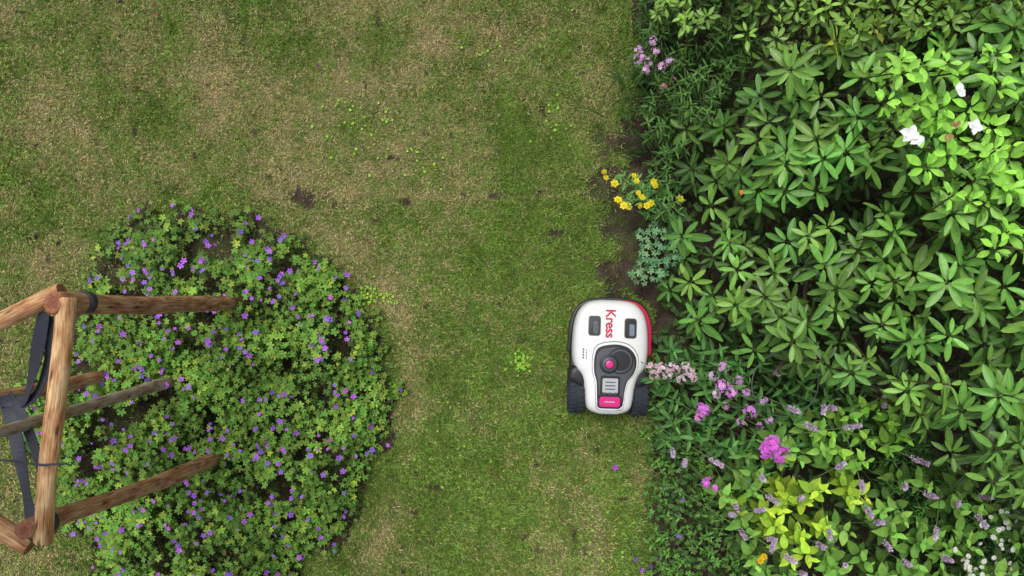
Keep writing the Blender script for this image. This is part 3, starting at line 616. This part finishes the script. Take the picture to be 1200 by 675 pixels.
def drape(name,outl,off,mat,thick=.0):
    c=outl.mean(0);K=len(outl);V=[];F=[];R=[1.0,1.0,.8,.6,.4,.2]
    for j,s in enumerate(R):
        for q in outl:
            p=c+(q-c)*s;V.append((p[0],p[1],surf(*p)+(-.004 if j==0 else off)))
    V.append((c[0],c[1],surf(*c)+off))
    for i in range(len(R)-1):
        for k in range(K): F.append((i*K+k,i*K+(k+1)%K,(i+1)*K+(k+1)%K,(i+1)*K+k))
    b0=(len(R)-1)*K;F+=[(b0+k,b0+(k+1)%K,len(V)-1) for k in range(K)]
    me=bpy.data.meshes.new(name);me.from_pydata([tuple(map(float,v)) for v in V],[],F);me.materials.append(mat)
    bm=bmesh.new();bm.from_mesh(me);bmesh.ops.recalc_face_normals(bm,faces=bm.faces);bm.to_mesh(me);bm.free()
    o=bpy.data.objects.new(name,me);scene.collection.objects.link(o);o.parent=mw;return o
def rrect(cx,cy,w,h,r,n=6,skew=0):
    P=[]
    for sx,sy,a0 in ((1,1,0),(-1,1,90),(-1,-1,180),(1,-1,270)):
        for k in range(n+1):
            a=math.radians(a0+90*k/n);x=sx*(w/2-r)+r*math.cos(a);y=sy*(h/2-r)+r*math.sin(a);P.append(((cx+x+skew*y)*U_,(cy+y)*U_))
    P2=[]
    for i in range(len(P)):
        a=np.array(P[i]);b_=np.array(P[(i+1)%len(P)])
        for t in np.linspace(0,1,4,endpoint=False):P2.append(a*(1-t)+b_*t)
    return np.array(P2)
con=cat([(x*U_,y*U_) for x,y in [(3,17),(18,14),(27,5),(29,-6),(26,-17),(19,-26),(16,-38),(15,-50),(11,-57),(-11,-57),(-15,-50),(-16,-38),(-17,-26),(-20,-15),(-20,2),(-15,13)]])
cm_=con.mean(0)
drape('shell_panel_line',(con-cm_)*1.10+cm_,.0012,M_grey);drape('shell_panel',(con-cm_)*1.075+cm_,.0022,M_white)
drape('console_rim',con,.0042,M_black)
drape('console_plate',(con-cm_)*.91+cm_,.0060,M_grey)
def circ(cx,cy,r,n=40): return np.array([((cx+r*math.cos(a))*U_,(cy+r*math.sin(a))*U_) for a in np.linspace(0,2*math.pi,n,endpoint=False)])
drape('charging_ring_groove',circ(10,-2,15.5),.0078,M_black)
drape('charging_ring_lip',circ(10,-2,13.5),.0088,M_grey)
drape('charging_ring_inner',circ(10,-2,11.5),.0098,M_black)
zt=surf(0,0)
loft('dial_base',circ(-3,-6,11),[(1,zt),(1,zt+.010),(.92,zt+.013),(.8,zt+.0135)],M_black)
loft('dial_ring',circ(-3,-6,8),[(1,zt+.012),(1,zt+.018),(.88,zt+.021)],M_grey)
loft('dial_ring_inner',circ(-3,-6,6),[(1,zt+.020),(1,zt+.022),(.9,zt+.0225)],M_black)
loft('dial_knob',circ(-3,-6,4.6),[(1,zt+.021),(1,zt+.025),(.85,zt+.027),(.3,zt+.0275)],M_mag)
drape('display_frame',rrect(-1,-31,23,23,3),.0085,M_black);drape('display_screen',rrect(-1,-31,18,17,1.5),.0105,M_scr)
for i in range(3): drape('display_text_row_%d'%(i+1),rrect(-1,-27-i*4,12,1.2,.5,3),.0120,M_grey)
for i in range(3): drape('key_%d'%(i+1),rrect(-7+i*6,-40,4,2.4,.8,3),.0120,M_grey)
drape('stop_button_frame',rrect(-1,-50,28,16,4),.0095,M_black);drape('stop_button',rrect(-1,-50,24,12,3),.0135,M_mag);drape('stop_button_mark',rrect(-1,-50,12,1.4,.5,3),.0145,M_scr)
for nm,cx,cy,cl in (('sensor_window_1',-21,38,M_black),('sensor_window_2',21,36,M_black)):
    drape(nm+'_rim',rrect(cx,cy,14.5,23.5,3.5),.0015,M_grey);drape(nm,rrect(cx,cy,12.5,21.5,3),.003,cl);drape(nm+'_glass',rrect(cx+1.5,cy-2,6,14,2),.0055,M_lb if cx>0 else M_grey)
for i in range(4): drape('model_label_%d'%(i+1),rrect(-33,10-i*3.2,1.6,2.4,.4,2),.001,M_grey);drape('model_label_small_%d'%(i+1),rrect(-29.5,9-i*3.0,1.0,2.0,.3,2),.001,M_grey)
fc=bpy.data.curves.new('lettering','FONT');fc.body='Kress';fc.size=.074;fc.align_x='CENTER';fc.align_y='CENTER';fc.offset=.0018;fc.space_character=.97
fo=bpy.data.objects.new('tmp',fc);scene.collection.objects.link(fo);bpy.context.view_layer.update()
tm=bpy.data.meshes.new_from_object(fo.evaluated_get(bpy.context.evaluated_depsgraph_get()));bpy.data.objects.remove(fo)
bm=bmesh.new();bm.from_mesh(tm);bmesh.ops.triangulate(bm,faces=bm.faces)
for v in bm.verts:
    x,y=v.co.x,v.co.y;nx_,ny_=y-3*U_,-x*.95+41*U_;v.co=(nx_,ny_,surf(nx_,ny_)+.0018)
bm.to_mesh(tm);bm.free();tm.name='lettering';tm.materials.clear();tm.materials.append(M_red);o=bpy.data.objects.new('lettering',tm);scene.collection.objects.link(o);o.parent=mw
def wheel(name,cx,cy,r,w):
    prof=[(-w/2,r*.5),(-w/2,r*.9),(-w*.38,r),(w*.38,r),(w/2,r*.9),(w/2,r*.5),(w*.3,r*.45),(w*.3,.01)]
    prof=[(-w*.3,.01),(-w*.3,r*.45)]+prof;K=48;V=[];F=[]
    for x,rr in prof:
        for k in range(K):
            a=2*math.pi*k/K;V.append((cx+x,cy+rr*math.cos(a),r+rr*math.sin(a)))
    for i in range(len(prof)-1):
        for k in range(K):F.append((i*K+k,i*K+(k+1)%K,(i+1)*K+(k+1)%K,(i+1)*K+k))
    for k in range(22):
        a=2*math.pi*k/22
        for s in (-1,1):
            b0=len(V);a2=a+s*.07
            for dr in (-.004,.008):
                for (xx,da) in ((s*w*.05,-.06),(s*w*.46,-.06+.08),(s*w*.46,.06+.08),(s*w*.05,.06)):
                    V.append((cx+xx,cy+(r+dr)*math.cos(a2+da),r+(r+dr)*math.sin(a2+da)))
            F+=[(b0+4,b0+5,b0+6,b0+7)]+[(b0+j,b0+(j+1)%4,b0+4+(j+1)%4,b0+4+j) for j in range(4)]
    me=bpy.data.meshes.new(name);me.from_pydata(V,[],F);me.materials.append(M_rub)
    bm=bmesh.new();bm.from_mesh(me);bmesh.ops.recalc_face_normals(bm,faces=bm.faces);bm.to_mesh(me);bm.free()
    o=bpy.data.objects.new(name,me);scene.collection.objects.link(o);o.parent=mw
    return o
wheel('rear_wheel_1',-38*U_,-44*U_,.112,.084);wheel('rear_wheel_2',38*U_,-45*U_,.112,.088)
wheel('front_wheel_1',-24*U_,42*U_,.05,.03);wheel('front_wheel_2',24*U_,42*U_,.05,.03)
for i,s in ((1,-1),(2,1)):
    f=cat([((s*a)*U_,b_*U_) for a,b_ in [(30,-12),(40,-10),(47,-15),(48,-26),(41,-30),(32,-34),(28,-24)]])
    loft('wheel_fender_%d'%i,f,[(1,.10),(1,.20),(.95,.222),(.8,.230),(.4,.233)],M_black)
bmS.free()
# ---------------------------------------------------------------- light
w=bpy.data.worlds.new('World');scene.world=w;w.use_nodes=True;nt=w.node_tree
for n_ in list(nt.nodes): nt.nodes.remove(n_)
sk=N(nt,'ShaderNodeTexSky',sky_type='NISHITA');sk.sun_disc=False;sk.sun_rotation=math.radians(-30);sk.dust_density=3;sk.air_density=1
hs=N(nt,'ShaderNodeHueSaturation');hs.inputs['Saturation'].default_value=.35;nt.links.new(sk.outputs[0],hs.inputs['Color'])
bg=N(nt,'ShaderNodeBackground');bg.inputs['Strength'].default_value=.15;nt.links.new(hs.outputs[0],bg.inputs[0])
ow=N(nt,'ShaderNodeOutputWorld');nt.links.new(bg.outputs[0],ow.inputs[0])
sd=bpy.data.lights.new('sun','SUN');sd.energy=2.1;sd.angle=math.radians(28);sd.color=(1,.98,.95);so=bpy.data.objects.new('sun',sd);scene.collection.objects.link(so)
el=math.radians(66);ro=math.radians(-30);sk.sun_elevation=el
dirv=Vector((math.sin(ro)*math.cos(el),math.cos(ro)*math.cos(el),math.sin(el)));so.rotation_euler=dirv.to_track_quat('Z','Y').to_euler()
cd=bpy.data.cameras.new('camera');cd.sensor_width=36;cd.lens=18/(3/4.2);cd.clip_start=.05;cd.clip_end=500
co=bpy.data.objects.new('camera',cd);co.location=(0,0,H);scene.collection.objects.link(co);scene.camera=co
scene.view_settings.view_transform='Standard';scene.view_settings.look='None';scene.view_settings.exposure=0
